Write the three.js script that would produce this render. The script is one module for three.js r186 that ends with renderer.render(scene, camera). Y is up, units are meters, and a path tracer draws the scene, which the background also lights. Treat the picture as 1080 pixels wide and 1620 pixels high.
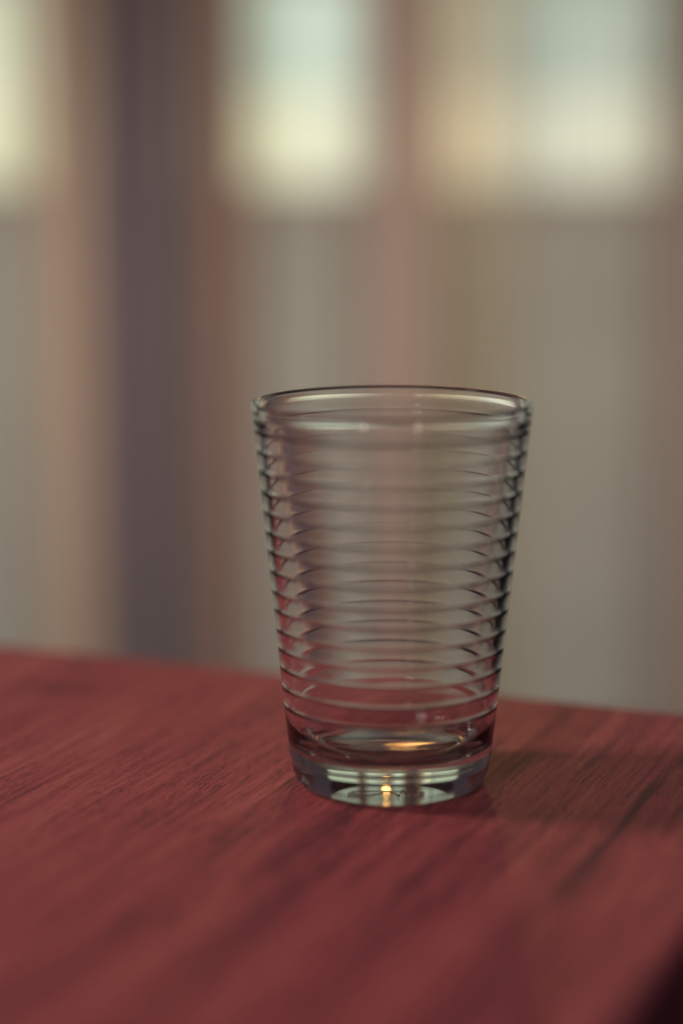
import * as THREE from 'three';
import { RectAreaLightUniformsLib } from 'three/addons/lights/RectAreaLightUniformsLib.js';
import { RoundedBoxGeometry } from 'three/addons/geometries/RoundedBoxGeometry.js';
import { mergeGeometries } from 'three/addons/utils/BufferGeometryUtils.js';

// ---------------------------------------------------------------- camera, room tone, exposure
const TABLE_Y = 0.75;
const scene = new THREE.Scene();
const camera = new THREE.PerspectiveCamera(27.16, 682 / 1024, 0.02, 30);
camera.position.set(0, TABLE_Y + 0.186, 0);
camera.rotation.set(THREE.MathUtils.degToRad(-10), 0, 0);
camera.focus = 0.622;
camera.userData.fStop = 2.2;
scene.add(camera);
scene.background = new THREE.Color().setRGB(0.042, 0.036, 0.046);   // the dim room round the table

const renderer = new THREE.WebGLRenderer({ antialias: true });
renderer.toneMapping = THREE.LinearToneMapping;
renderer.toneMappingExposure = 1;
renderer.shadowMap.enabled = true;
RectAreaLightUniformsLib.init();

const WINDOW_GLOW = 0.25;        // daylight through the window panes
const LAMP_LEFT = { at: [-0.9, 1.74, -0.68], power: 1.2 };
const LAMP_BEHIND = { at: [-0.9, 1.8, 1.3], power: 2.7 };
const SPOTS = [{ at: [-0.72, 0.98, -1.3], power: 2.45 }, { at: [0.66, 0.98, -1.2], power: 2.25 }];
const PENDANTS = [{ at: [0.075, 1.12, -1.8], power: 0.1 }];

// ---------------------------------------------------------------- helpers
let seed = 11;
const rnd = () => { seed = (seed + 0x6D2B79F5) | 0; let t = Math.imul(seed ^ (seed >>> 15), 1 | seed); t = (t + Math.imul(t ^ (t >>> 7), 61 | t)) ^ t; return ((t ^ (t >>> 14)) >>> 0) / 4294967296; };
const hash = (x, y, s) => { let h = Math.imul(x, 374761393) + Math.imul(y, 668265263) + Math.imul(s, 974634777); h = Math.imul(h ^ (h >>> 13), 1274126177); return ((h ^ (h >>> 16)) >>> 0) / 4294967296; };
const vnoise = (x, y, s) => {
  const ix = Math.floor(x), iy = Math.floor(y), fx = x - ix, fy = y - iy, u = fx * fx * (3 - 2 * fx), v = fy * fy * (3 - 2 * fy);
  const a = hash(ix, iy, s), b = hash(ix + 1, iy, s), c = hash(ix, iy + 1, s), d = hash(ix + 1, iy + 1, s);
  return a + (b - a) * u + (c - a) * v + (a - b - c + d) * u * v;
};
const fbm = (x, y, s, n = 3) => { let t = 0, a = 0.5, k = 1; for (let i = 0; i < n; i++, a *= 0.5, k *= 2.03) t += a * vnoise(x * k, y * k, s + i); return t / (1 - Math.pow(0.5, n)); };
const clamp01 = (x) => Math.min(1, Math.max(0, x));
const smooth = (a, b, x) => { const t = clamp01((x - a) / (b - a)); return t * t * (3 - 2 * t); };
const toSrgb = (c) => (c <= 0.0031308 ? 12.92 * c : 1.055 * Math.pow(c, 1 / 2.4) - 0.055);
function mesh(name, geometry, material, parent) {
  const m = new THREE.Mesh(geometry, material); m.name = name; m.castShadow = m.receiveShadow = true; (parent ?? scene).add(m); return m;
}
function thing(name, label, category, group) {
  const g = new THREE.Group(); g.name = name; g.userData = { label, category }; if (group) g.userData.group = group; scene.add(g); return g;
}
const std = (r, g, b, roughness = 0.8, extra = {}) => new THREE.MeshPhysicalMaterial({ color: new THREE.Color().setRGB(r, g, b), roughness, ...extra });
const box = (x0, x1, y0, y1, z0, z1) => new THREE.BoxGeometry(x1 - x0, y1 - y0, z1 - z0).translate((x0 + x1) / 2, (y0 + y1) / 2, (z0 + z1) / 2);

// ---------------------------------------------------------------- floor and wall
const floor = mesh('floor', box(-3, 3, -0.05, 0, -2.75, 2.2), std(0.03, 0.024, 0.03, 0.6));
floor.userData.kind = 'structure';
const SILL_Y = 0.879, WALL_Z = -2.6;
function plaster() {
  const n = 256, px = new Uint8Array(n * n * 4);
  for (let y = 0; y < n; y++) for (let x = 0; x < n; x++) {
    const v = 0.93 + 0.07 * fbm(x / 24, y / 24, 71, 4);
    px.set([v * 255, v * 255, v * 255, 255], (y * n + x) * 4);
  }
  const t = new THREE.DataTexture(px, n, n); t.wrapS = t.wrapT = THREE.MirroredRepeatWrapping; t.magFilter = THREE.LinearFilter; t.colorSpace = THREE.SRGBColorSpace; t.needsUpdate = true; return t;
}
const wall = mesh('wall', box(-1.7, 1.7, 0, SILL_Y - 0.022, WALL_Z - 0.15, WALL_Z), std(0.44, 0.428, 0.365, 0.9, { map: plaster() }));
wall.userData.kind = 'structure';
const skirting = mesh('skirting_board', box(-1.7, 1.7, 0.001, 0.19, WALL_Z, WALL_Z + 0.018), std(0.03, 0.027, 0.034, 0.6));
skirting.userData.kind = 'structure';

// ---------------------------------------------------------------- window: frame, sill and panes lit by the day outside
const X = (px, z = WALL_Z) => (px - 540) / 3354 * -z;         // width at the wall, in metres, from the layout sketch
const win = thing('window', 'wide window with pale bright panes above the plain wall', 'window');
const frameM = std(0.34, 0.3, 0.25, 0.6);
const WIN_TOP = 1.95, R1 = 0.99, RM = 1.13, R2 = 1.45, TOP = [0.3, 0.33, 0.26];
mesh('sill', new RoundedBoxGeometry(2.4, 0.022, 0.15, 3, 0.004).translate(0, SILL_Y - 0.011, WALL_Z - 0.073), frameM, win);
const P0 = [0.5, 0.55, 0.4], P1 = [0.42, 0.48, 0.37];
const cols = [                                            // left edge, right edge, what shows in the lower and in the upper pane
  [-1.1, X(-190), P0, P1],
  [X(-160), X(20), [0.62, 0.62, 0.36], [0.58, 0.6, 0.4]], [X(24), X(66), [0.5, 0.48, 0.28], [0.5, 0.5, 0.32]],
  [X(100), X(350), P0, P1],
  [X(388), X(448), [0.7, 0.69, 0.44], [0.42, 0.5, 0.38]], [X(450), X(545), [0.87, 0.87, 0.63], [0.62, 0.74, 0.6]], [X(547), X(588), [0.6, 0.62, 0.45], [0.44, 0.5, 0.4]],
  [X(640), X(700), [0.62, 0.5, 0.34], [0.36, 0.36, 0.28]], [X(704), X(800), [0.85, 0.76, 0.54], [0.48, 0.47, 0.37]],
  [X(803), X(866), [0.56, 0.56, 0.42], [0.35, 0.4, 0.32]], [X(870), X(980), [0.66, 0.66, 0.49], [0.42, 0.48, 0.38]], [X(983), X(1048), [0.62, 0.6, 0.44], [0.4, 0.44, 0.34]],
  [X(1095), 1.1, P0, P1],
];
for (let i = 0; i <= cols.length; i++) {
  const a = i ? cols[i - 1][1] : -1.16, b = i < cols.length ? cols[i][0] : 1.16;
  mesh('stile', box(a, b, SILL_Y, WIN_TOP, WALL_Z - 0.1, WALL_Z - 0.05), frameM, win);
}
mesh('head_rail', box(-1.16, 1.16, WIN_TOP, WIN_TOP + 0.07, WALL_Z - 0.1, WALL_Z - 0.05), frameM, win);
const glow = (c) => new THREE.MeshStandardMaterial({ color: 0x111111, roughness: 0.3, emissive: new THREE.Color().setRGB(...c), emissiveIntensity: 1 });
for (const [a, b, lower, upper] of cols) {
  mesh('window_pane', box(a, b, SILL_Y, R1, WALL_Z - 0.085, WALL_Z - 0.075), glow(lower), win);
  mesh('window_pane', box(a, b, R1, RM, WALL_Z - 0.085, WALL_Z - 0.075), glow(upper), win);
  mesh('window_pane', box(a, b, RM, R2, WALL_Z - 0.085, WALL_Z - 0.075), glow(TOP), win);
  mesh('glazing_bar', box(a, b, R2, R2 + 0.02, WALL_Z - 0.09, WALL_Z - 0.06), frameM, win);
}
// a dark roller blind covers the upper half of the window
const blind = thing('roller_blind', 'dark roller blind drawn over the upper window', 'blind');
mesh('cloth', box(-1.14, 1.14, R2 + 0.025, WIN_TOP + 0.06, WALL_Z - 0.046, WALL_Z - 0.044), std(0.05, 0.045, 0.055, 0.95), blind);
mesh('bottom_bar', new THREE.CylinderGeometry(0.008, 0.008, 2.28, 16).rotateZ(Math.PI / 2).translate(0, R2 + 0.017, WALL_Z - 0.041), std(0.05, 0.045, 0.055, 0.6), blind);
// daylight of the lower panes
for (const [a, b] of cols) {
  const day = new THREE.RectAreaLight(new THREE.Color().setRGB(...TOP), WINDOW_GLOW, b - a, R2 - SILL_Y); day.name = 'window_daylight';
  day.position.set((a + b) / 2, (R2 + SILL_Y) / 2, WALL_Z - 0.072); day.lookAt((a + b) / 2, (R2 + SILL_Y) / 2, 5); scene.add(day);
}


// ---------------------------------------------------------------- curtains hanging to the skirting board in front of the wall
function curtain(x0, x1, z, folds, depth, height) {
  const n = Math.max(24, folds * 14), front = [], back = [];
  for (let i = 0; i <= n; i++) {
    const t = i / n, x = x0 + (x1 - x0) * t, w = Math.sin(t * folds * Math.PI * 2 + 0.6) * depth + Math.sin(t * folds * 3.1 + 1.3) * depth * 0.35;
    front.push(new THREE.Vector2(x, -(z + w))); back.push(new THREE.Vector2(x, -(z + w - 0.0025)));
  }
  const s = new THREE.Shape([...front, ...back.reverse()]);
  return new THREE.ExtrudeGeometry(s, { depth: height, bevelEnabled: false, steps: 1 }).rotateX(-Math.PI / 2);
}
const cloth = (r, g, b) => std(r, g, b, 0.95, { sheen: 0.2, sheenColor: new THREE.Color().setRGB(r, g, b), sheenRoughness: 0.6 });
const CZ = -2.55, C = (px) => X(px, CZ);
function drape(name, label, x0, x1, material, folds, depth, z = CZ) {
  const m = mesh(name, curtain(C(x0), C(x1), z, folds, depth, 1.87), material); m.userData = { label, category: 'curtain', group: 'curtains along the window wall' }; m.position.y = 0.192; return m;
}
drape('curtain', 'narrow rose tan curtain strip beside the dark plum curtain', 68, 142, cloth(0.58, 0.44, 0.335), 1, 0.012);
drape('curtain_001', 'dark plum grey curtain, darkest of the hanging strips', 146, 288, cloth(0.19, 0.152, 0.163), 2, 0.014);
drape('curtain_002', 'brownish olive curtain strip between dark plum and rust curtains', 290, 324, cloth(0.25, 0.21, 0.18), 1, 0.012);
drape('curtain_003', 'rust brown curtain strip at the left of the brightest pane', 326, 384, cloth(0.4, 0.255, 0.21), 1, 0.012);
drape('curtain_004', 'dusty rose curtain hanging right behind the glass', 578, 676, cloth(0.58, 0.46, 0.395), 2, 0.014);
drape('curtain_005', 'thin tan sheer curtain beside the dusty rose curtain', 672, 806, std(0.96, 0.92, 0.84, 0.35, { transmission: 0.9, thickness: 0 }), 2, 0.012, -2.57);
drape('curtain_006', 'brown curtain at the right side of the window', 1050, 1180, cloth(0.44, 0.35, 0.305), 2, 0.014);

// ---------------------------------------------------------------- lamps outside the frame that light the table
const lampMetal = std(0.12, 0.11, 0.11, 0.4, { metalness: 0.8 });
function floorLamp(name, label, { at: [x, y, z], power }, warm, r = 0.06) {
  const t = thing(name, label, 'floor lamp', 'floor lamps round the table'); t.position.set(x, 0, z);
  mesh('base', new THREE.LatheGeometry([[0, 0.001], [0.13, 0.001], [0.13, 0.012], [0.12, 0.018], [0.02, 0.024], [0, 0.024]].map((p) => new THREE.Vector2(...p)), 48), lampMetal, t);
  mesh('pole', new THREE.CylinderGeometry(0.011, 0.011, y - r - 0.05, 20).translate(0, (y - r - 0.05) / 2 + 0.022, 0), lampMetal, t);
  mesh('holder', new THREE.CylinderGeometry(0.03, 0.018, 0.04, 24).translate(0, y - r - 0.012, 0), lampMetal, t);
  const c = new THREE.Color().setRGB(...warm);
  mesh('lamp_globe', new THREE.SphereGeometry(r, 40, 24).translate(0, y, 0), new THREE.MeshStandardMaterial({ color: 0xffffff, roughness: 0.5, emissive: c, emissiveIntensity: 5 }), t);
  const l = new THREE.PointLight(c, power); l.name = name + '_light'; l.position.set(0, y, 0); l.castShadow = true; l.shadow.radius = r / 0.02 * 0.95; t.add(l);
}
floorLamp('floor_lamp', 'warm globe floor lamp standing beside the left of the table', LAMP_LEFT, [1, 0.8, 0.64], 0.13);
floorLamp('floor_lamp_001', 'globe floor lamp standing before the near end of the table', LAMP_BEHIND, [1, 0.84, 0.82], 0.17);
function spotLamp(name, label, { at: [x, y, z], power }) {
  const t = thing(name, label, 'floor lamp', 'spot lamps aimed at the curtains'); t.position.set(x, 0, z);
  mesh('base', new THREE.LatheGeometry([[0, 0.001], [0.13, 0.001], [0.13, 0.012], [0.12, 0.018], [0.02, 0.024], [0, 0.024]].map((p) => new THREE.Vector2(...p)), 48), lampMetal, t);
  mesh('pole', new THREE.CylinderGeometry(0.011, 0.011, y - 0.03, 20).translate(0, (y - 0.03) / 2 + 0.022, 0), lampMetal, t);
  const head = new THREE.Group(); head.name = 'head'; head.position.set(0, y, 0); t.add(head);
  const aim = new THREE.Vector3(-x * 0.6, 0.2 - y, -2.5 - z).normalize();
  head.quaternion.setFromUnitVectors(new THREE.Vector3(0, -1, 0), aim);
  mesh('lamp_shade', new THREE.LatheGeometry([[0.0, 0.13], [0.03, 0.13], [0.045, 0.1], [0.085, 0], [0.082, 0], [0.042, 0.098], [0, 0.098]].map((p) => new THREE.Vector2(...p)), 48), lampMetal, head);
  mesh('bulb', new THREE.SphereGeometry(0.03, 32, 20).translate(0, 0.055, 0), new THREE.MeshStandardMaterial({ color: 0xffffff, emissive: new THREE.Color().setRGB(1, 0.92, 0.8), emissiveIntensity: 4 }), head);
  const l = new THREE.SpotLight(new THREE.Color().setRGB(1, 0.95, 0.88), power, 0, 0.8, 0.8); l.name = name + '_light'; l.castShadow = true; l.shadow.radius = 1.4; l.position.set(0, y, 0).addScaledVector(aim, -0.055);
  l.target.position.set(-x * 0.6, 0.2, -2.5 - z); l.target.name = name + '_aim'; t.add(l, l.target);
}
spotLamp('spot_lamp', 'dark spot floor lamp aimed at the plum and rust curtains', SPOTS[0]);
spotLamp('spot_lamp_001', 'dark spot floor lamp aimed at the brown curtain', SPOTS[1]);

function pendant(name, label, { at: [x, y, z], power }) { // a small amber bulb hanging on a cord in front of the curtains, just outside the picture
  const t = thing(name, label, 'pendant lamp'); t.position.set(x, y, z);
  const amber = new THREE.Color().setRGB(1, 0.46, 0.13);
  mesh('bulb', new THREE.LatheGeometry([[0, -0.02], [0.008, -0.0185], [0.015, -0.0125], [0.018, -0.003], [0.0165, 0.006], [0.011, 0.018], [0.009, 0.026], [0, 0.026]].map(([a, b]) => new THREE.Vector2(a * 0.9, b * 0.9)), 32), new THREE.MeshStandardMaterial({ color: 0xffffff, roughness: 0.4, emissive: amber, emissiveIntensity: 16 }), t);
  mesh('socket', new THREE.CylinderGeometry(0.009, 0.01, 0.026, 24).translate(0, 0.0365, 0), lampMetal, t);
  mesh('cord', new THREE.CylinderGeometry(0.0018, 0.0018, 1.2, 10).translate(0, 0.6496, 0), lampMetal, t);
  const l = new THREE.PointLight(amber, power); l.name = name + '_light'; l.castShadow = true; l.shadow.radius = 0.75; t.add(l);
}
pendant('pendant_lamp', 'small amber bulb hanging on a cord before the dusty rose curtain', PENDANTS[0]);

// ---------------------------------------------------------------- the wooden table
const A = THREE.MathUtils.degToRad(22);
const table = thing('table', 'red brown wooden table with straight dark grain', 'table');
table.rotation.y = -A;                                // local -z runs along the grain, local +x across it
const BACK = 0.6695, RIGHT = -0.102, LEN = 1.15, WID = 0.8, THICK = 0.034;
const S = 0.40, W0 = RIGHT - S, G0 = BACK - 0.39;     // the patch that the wood texture covers
const TW = 2048, TH = 1024;
function wood() {
  const col = new Uint8Array(TW * TH * 4), hgt = new Uint8Array(TW * TH * 4), dark = new Float32Array(TW * TH);
  // pores: short dark hairlines along the grain, in loose clusters
  for (let k = 0; k < 90000; k++) {
    const cx = rnd() * TW, cy = rnd() * TH;
    if (rnd() > 0.2 + 1.1 * smooth(0.4, 0.7, fbm(cx / 46, cy / 130, 5))) continue;
    const len = 2 + rnd() * rnd() * 10, wd = 0.45 + rnd() * 0.6, a = 0.4 + 0.6 * rnd(), lean = (rnd() - 0.5) * 0.12;
    for (let y = -len; y <= len; y++) {
      const yy = Math.round(cy + y), xc = cx + y * lean; if (yy < 0 || yy >= TH) continue;
      const fade = 1 - Math.pow(Math.abs(y) / len, 3);
      for (let x = Math.floor(xc - 3); x <= xc + 3; x++) { if (x < 0 || x >= TW) continue; const d = Math.abs(x - xc) / wd; if (d < 1.6) { const i = yy * TW + x; dark[i] = Math.max(dark[i], a * fade * Math.exp(-d * d * 1.6)); } }
    }
  }
  for (let j = 0; j < TH; j++) {
    const g = G0 + (j + 0.5) / TH * S;
    for (let i = 0; i < TW; i++) {
      const w = W0 + (i + 0.5) / TW * S;
      const ww = w + 0.006 * (fbm(g * 5, w * 7, 21) - 0.5) + 0.0012 * (fbm(g * 22, w * 30, 22) - 0.5);
      const broad = fbm(ww * 26, g * 2.2, 31, 3), band = fbm(ww * 120, g * 5, 41, 3), fine = fbm(ww * 520, g * 16, 51, 3), hair = fbm(ww * 1900, g * 60, 61, 2);
      let v = 0.6 + 0.34 * (broad - 0.5) + 0.34 * (band - 0.5) + 0.62 * (fine - 0.5) + 0.6 * (hair - 0.5);
      // the dark vein that runs along the grain near the right edge, and the darker figure at the back left
      const run = smooth(0.478, 0.5, g) * (1 - smooth(0.57, 0.6, g)) + 0.6 * smooth(0.395, 0.41, g) * (1 - smooth(0.435, 0.455, g)) + 0.12;
      const vein = run * Math.exp(-Math.pow((w + 0.1385 + 0.0032 * (fbm(g * 30, 1.5, 77) - 0.5)) / (0.0009 + 0.0016 * fbm(g * 60, 3, 78)), 2)) * (0.55 + 0.9 * fbm(ww * 900, g * 50, 79, 2));
      const figure = Math.exp(-Math.pow((w + 0.355) / 0.02, 2) - Math.pow((g - 0.619 - 0.06 * (w + 0.355)) / 0.006, 2)) * (0.5 + 0.9 * band);
      v -= 0.42 * vein + 0.28 * figure;
      const p = dark[j * TW + i]; v -= 0.75 * p;
      v = clamp01(v);
      // dark purple brown -> red brown -> warm orange brown
      const t1 = smooth(0, 0.55, v), t2 = smooth(0.45, 1, v), o = (j * TW + i) * 4;
      const lin = [0.155 + 0.3 * t1 + 0.17 * t2, 0.046 + 0.052 * t1 + 0.085 * t2, 0.064 + 0.052 * t1 + 0.055 * t2];
      for (let c = 0; c < 3; c++) col[o + c] = 255 * toSrgb(lin[c]);
      const h = 255 * clamp01(0.75 - 0.6 * p + 0.18 * (fine - 0.5) + 0.12 * (hair - 0.5)); hgt[o] = hgt[o + 1] = hgt[o + 2] = h; col[o + 3] = hgt[o + 3] = 255;
    }
  }
  return [col, hgt].map((d, k) => { const t = new THREE.DataTexture(d, TW, TH); t.wrapS = t.wrapT = THREE.MirroredRepeatWrapping; t.magFilter = THREE.LinearFilter; if (!k) t.colorSpace = THREE.SRGBColorSpace; t.needsUpdate = true; return t; });
}
const [woodColor, woodHeight] = wood();
const woodM = new THREE.MeshPhysicalMaterial({ map: woodColor, bumpMap: woodHeight, bumpScale: 0.00012, roughness: 0.55, specularIntensity: 0.4 });
const topG = new RoundedBoxGeometry(WID, THICK, LEN, 5, 0.0045).translate(RIGHT - WID / 2, TABLE_Y - THICK / 2, -(BACK - LEN / 2));
{ // wood lies along the table in metres
  const p = topG.attributes.position, uv = topG.attributes.uv, nn = topG.attributes.normal;
  for (let i = 0; i < p.count; i++) {
    const side = Math.abs(nn.getX(i)) > 0.8 ? TABLE_Y - p.getY(i) : 0, end = Math.abs(nn.getZ(i)) > 0.8 ? TABLE_Y - p.getY(i) : 0;
    uv.setXY(i, (p.getX(i) - W0 + side) / S, (-p.getZ(i) - G0 + end) / S);
  }
}
mesh('table_top', topG, woodM, table);
for (const sx of [0, 1]) for (const sz of [0, 1]) {
  const x = RIGHT - 0.07 - sx * (WID - 0.14), z = -(BACK - 0.07) + sz * (LEN - 0.14);
  mesh('leg', new RoundedBoxGeometry(0.055, TABLE_Y - THICK, 0.055, 3, 0.006).translate(x, (TABLE_Y - THICK) / 2, z), woodM, table);
}
for (const sx of [0, 1]) mesh('apron', box(-0.0125, 0.0125, TABLE_Y - THICK - 0.08, TABLE_Y - THICK, -(LEN - 0.195) / 2, (LEN - 0.195) / 2).translate(RIGHT - 0.07 - sx * (WID - 0.14), 0, -(BACK - LEN / 2)), woodM, table);
for (const sz of [0, 1]) mesh('apron', box(-(WID - 0.195) / 2, (WID - 0.195) / 2, TABLE_Y - THICK - 0.08, TABLE_Y - THICK, -0.0125, 0.0125).translate(RIGHT - WID / 2, 0, -(BACK - 0.07) + sz * (LEN - 0.14)), woodM, table);

// ---------------------------------------------------------------- the ringed drinking glass
const glassM = new THREE.MeshPhysicalMaterial({ color: 0xffffff, roughness: 0, transmission: 1, thickness: 0.003, ior: 1.5, attenuationColor: new THREE.Color().setRGB(0.78, 0.82, 0.76), attenuationDistance: 0.05 });
const glass = thing('drinking_glass', 'clear ringed tumbler glass standing on the red brown table', 'glass');
glass.position.set(0.0143, TABLE_Y + 0.0002, -0.6);
const HEIGHT = 0.1122, RINGS = 16, RING_TOP = 0.105, PITCH = 0.00577, DEEP = 0.00024, POW = 6;
const outerR = (y) => {
  return 0.0295 + (y - 0.008) * 0.103;
};
const pts = [];
const P = (x, y) => pts.push(new THREE.Vector2(x, y));
for (let i = 0; i <= 20; i++) P(0.0215 * i / 20, 0.0019 - 0.0004 * (i / 20) ** 2);       // underside, slightly hollow
for (let i = 1; i <= 10; i++) { const t = i / 10; P(0.0215 + 0.0032 * t, 0.0015 * (0.5 + 0.5 * Math.cos(Math.PI * t))); }   // foot ring
{ // rounded outer heel
  const a = [0.0247, 0], b = [0.0284, 0.0002], c = [0.02915, 0.0075];
  for (let i = 1; i <= 18; i++) { const t = i / 18; P(a[0] * (1 - t) ** 2 + 2 * b[0] * t * (1 - t) + c[0] * t * t, a[1] * (1 - t) ** 2 + 2 * b[1] * t * (1 - t) + c[1] * t * t); }
}
const yTop = HEIGHT - 0.0012;
for (let y = 0.009; y < yTop; y += 0.0006) P(outerR(y), y);
const rt = outerR(yTop), rimR = 0.0012;
for (let i = 0; i <= 16; i++) { const t = Math.PI * i / 16; P(rt - rimR + rimR * Math.cos(t), yTop + rimR * Math.sin(t)); }
const innerR = (y) => {                                  // a thick lip, thinner just below it, then the wall proper
  const t = yTop - y, lip = t < 0.0027 ? 0.5 * smooth(0, 0.0027, t) + 0.5 * clamp01(t / 0.0027) : 1 - smooth(0.0027, 0.0075, t);
  return outerR(y) - (0.0024 + 0.0008 * smooth(0.11, 0.05, y) - 0.00055 * lip);
};
const rib = (y) => {                                     // moulded rings, each a little different from the next
  const q = (RING_TOP - y) / PITCH, k = Math.round(q); if (q < -0.5 || q > RINGS - 0.5) return 0;
  const off = 0.07 * (hash(k, 3, 91) - 0.5), d = Math.min(1, Math.sqrt(4 * (q - k - off) ** 2 + 0.002)); return DEEP * (0.85 + 0.3 * hash(k, 5, 92)) * (1 - d) ** POW;
};
for (let y = yTop - 0.0008; y > 0.0213; y -= y > 0.1103 ? 0.0003 : 0.0001) P(innerR(y) + rib(y) * smooth(0.0213, 0.0225, y), y);   // rounded ribs inside that meet in narrow valleys; the outside is smooth
{ // rounded inner bottom
  const a = [innerR(0.021) , 0.021], b = [innerR(0.0125), 0.0112], c = [0.0188, 0.0112];
  for (let i = 0; i <= 20; i++) { const t = i / 20; P(a[0] * (1 - t) ** 2 + 2 * b[0] * t * (1 - t) + c[0] * t * t, a[1] * (1 - t) ** 2 + 2 * b[1] * t * (1 - t) + c[1] * t * t); }
}
for (let i = 19; i >= 0; i--) P(0.0188 * i / 20, 0.0112 - 0.0007 * (1 - (i / 20) ** 2));
const glassG = new THREE.LatheGeometry(pts, 160);
{ // faces must look out of the glass
  const p = glassG.attributes.position, ix = glassG.index.array, a = new THREE.Vector3(), b = new THREE.Vector3(), c = new THREE.Vector3(); let vol = 0;
  for (let i = 0; i < ix.length; i += 3) { a.fromBufferAttribute(p, ix[i]); b.fromBufferAttribute(p, ix[i + 1]); c.fromBufferAttribute(p, ix[i + 2]); vol += a.dot(b.cross(c)) / 6; }
  if (vol < 0) { for (let i = 0; i < ix.length; i += 3) { const t = ix[i]; ix[i] = ix[i + 1]; ix[i + 1] = t; } }
  const n = glassG.attributes.normal, y0 = n.getY(5);
  if (y0 > 0) for (let i = 0; i < n.count; i++) n.setXYZ(i, -n.getX(i), -n.getY(i), -n.getZ(i));
  console.log('glass volume', vol, 'underside normal y', y0, 'triangles', ix.length / 3);
}
mesh('body', glassG, glassM, glass);
// a small looped maker's mark moulded under the bottom
const curve = new THREE.CatmullRomCurve3([[-0.0085, 0], [-0.006, 0.0022], [-0.002, 0.0008], [-0.001, -0.0014], [0.001, 0.001], [0.0016, 0.0026], [0.0024, -0.0026], [0.0036, 0.0016], [0.0062, 0.0018], [0.0066, -0.0006], [0.003, -0.0012], [-0.003, -0.0016], [-0.0068, -0.0018], [-0.0085, 0]].map(([x, z]) => new THREE.Vector3(x, 0.00184, z + 0.003)));
mesh('maker_mark', new THREE.TubeGeometry(curve, 120, 0.00016, 8, false), glassM, glass);

renderer.render(scene, camera);
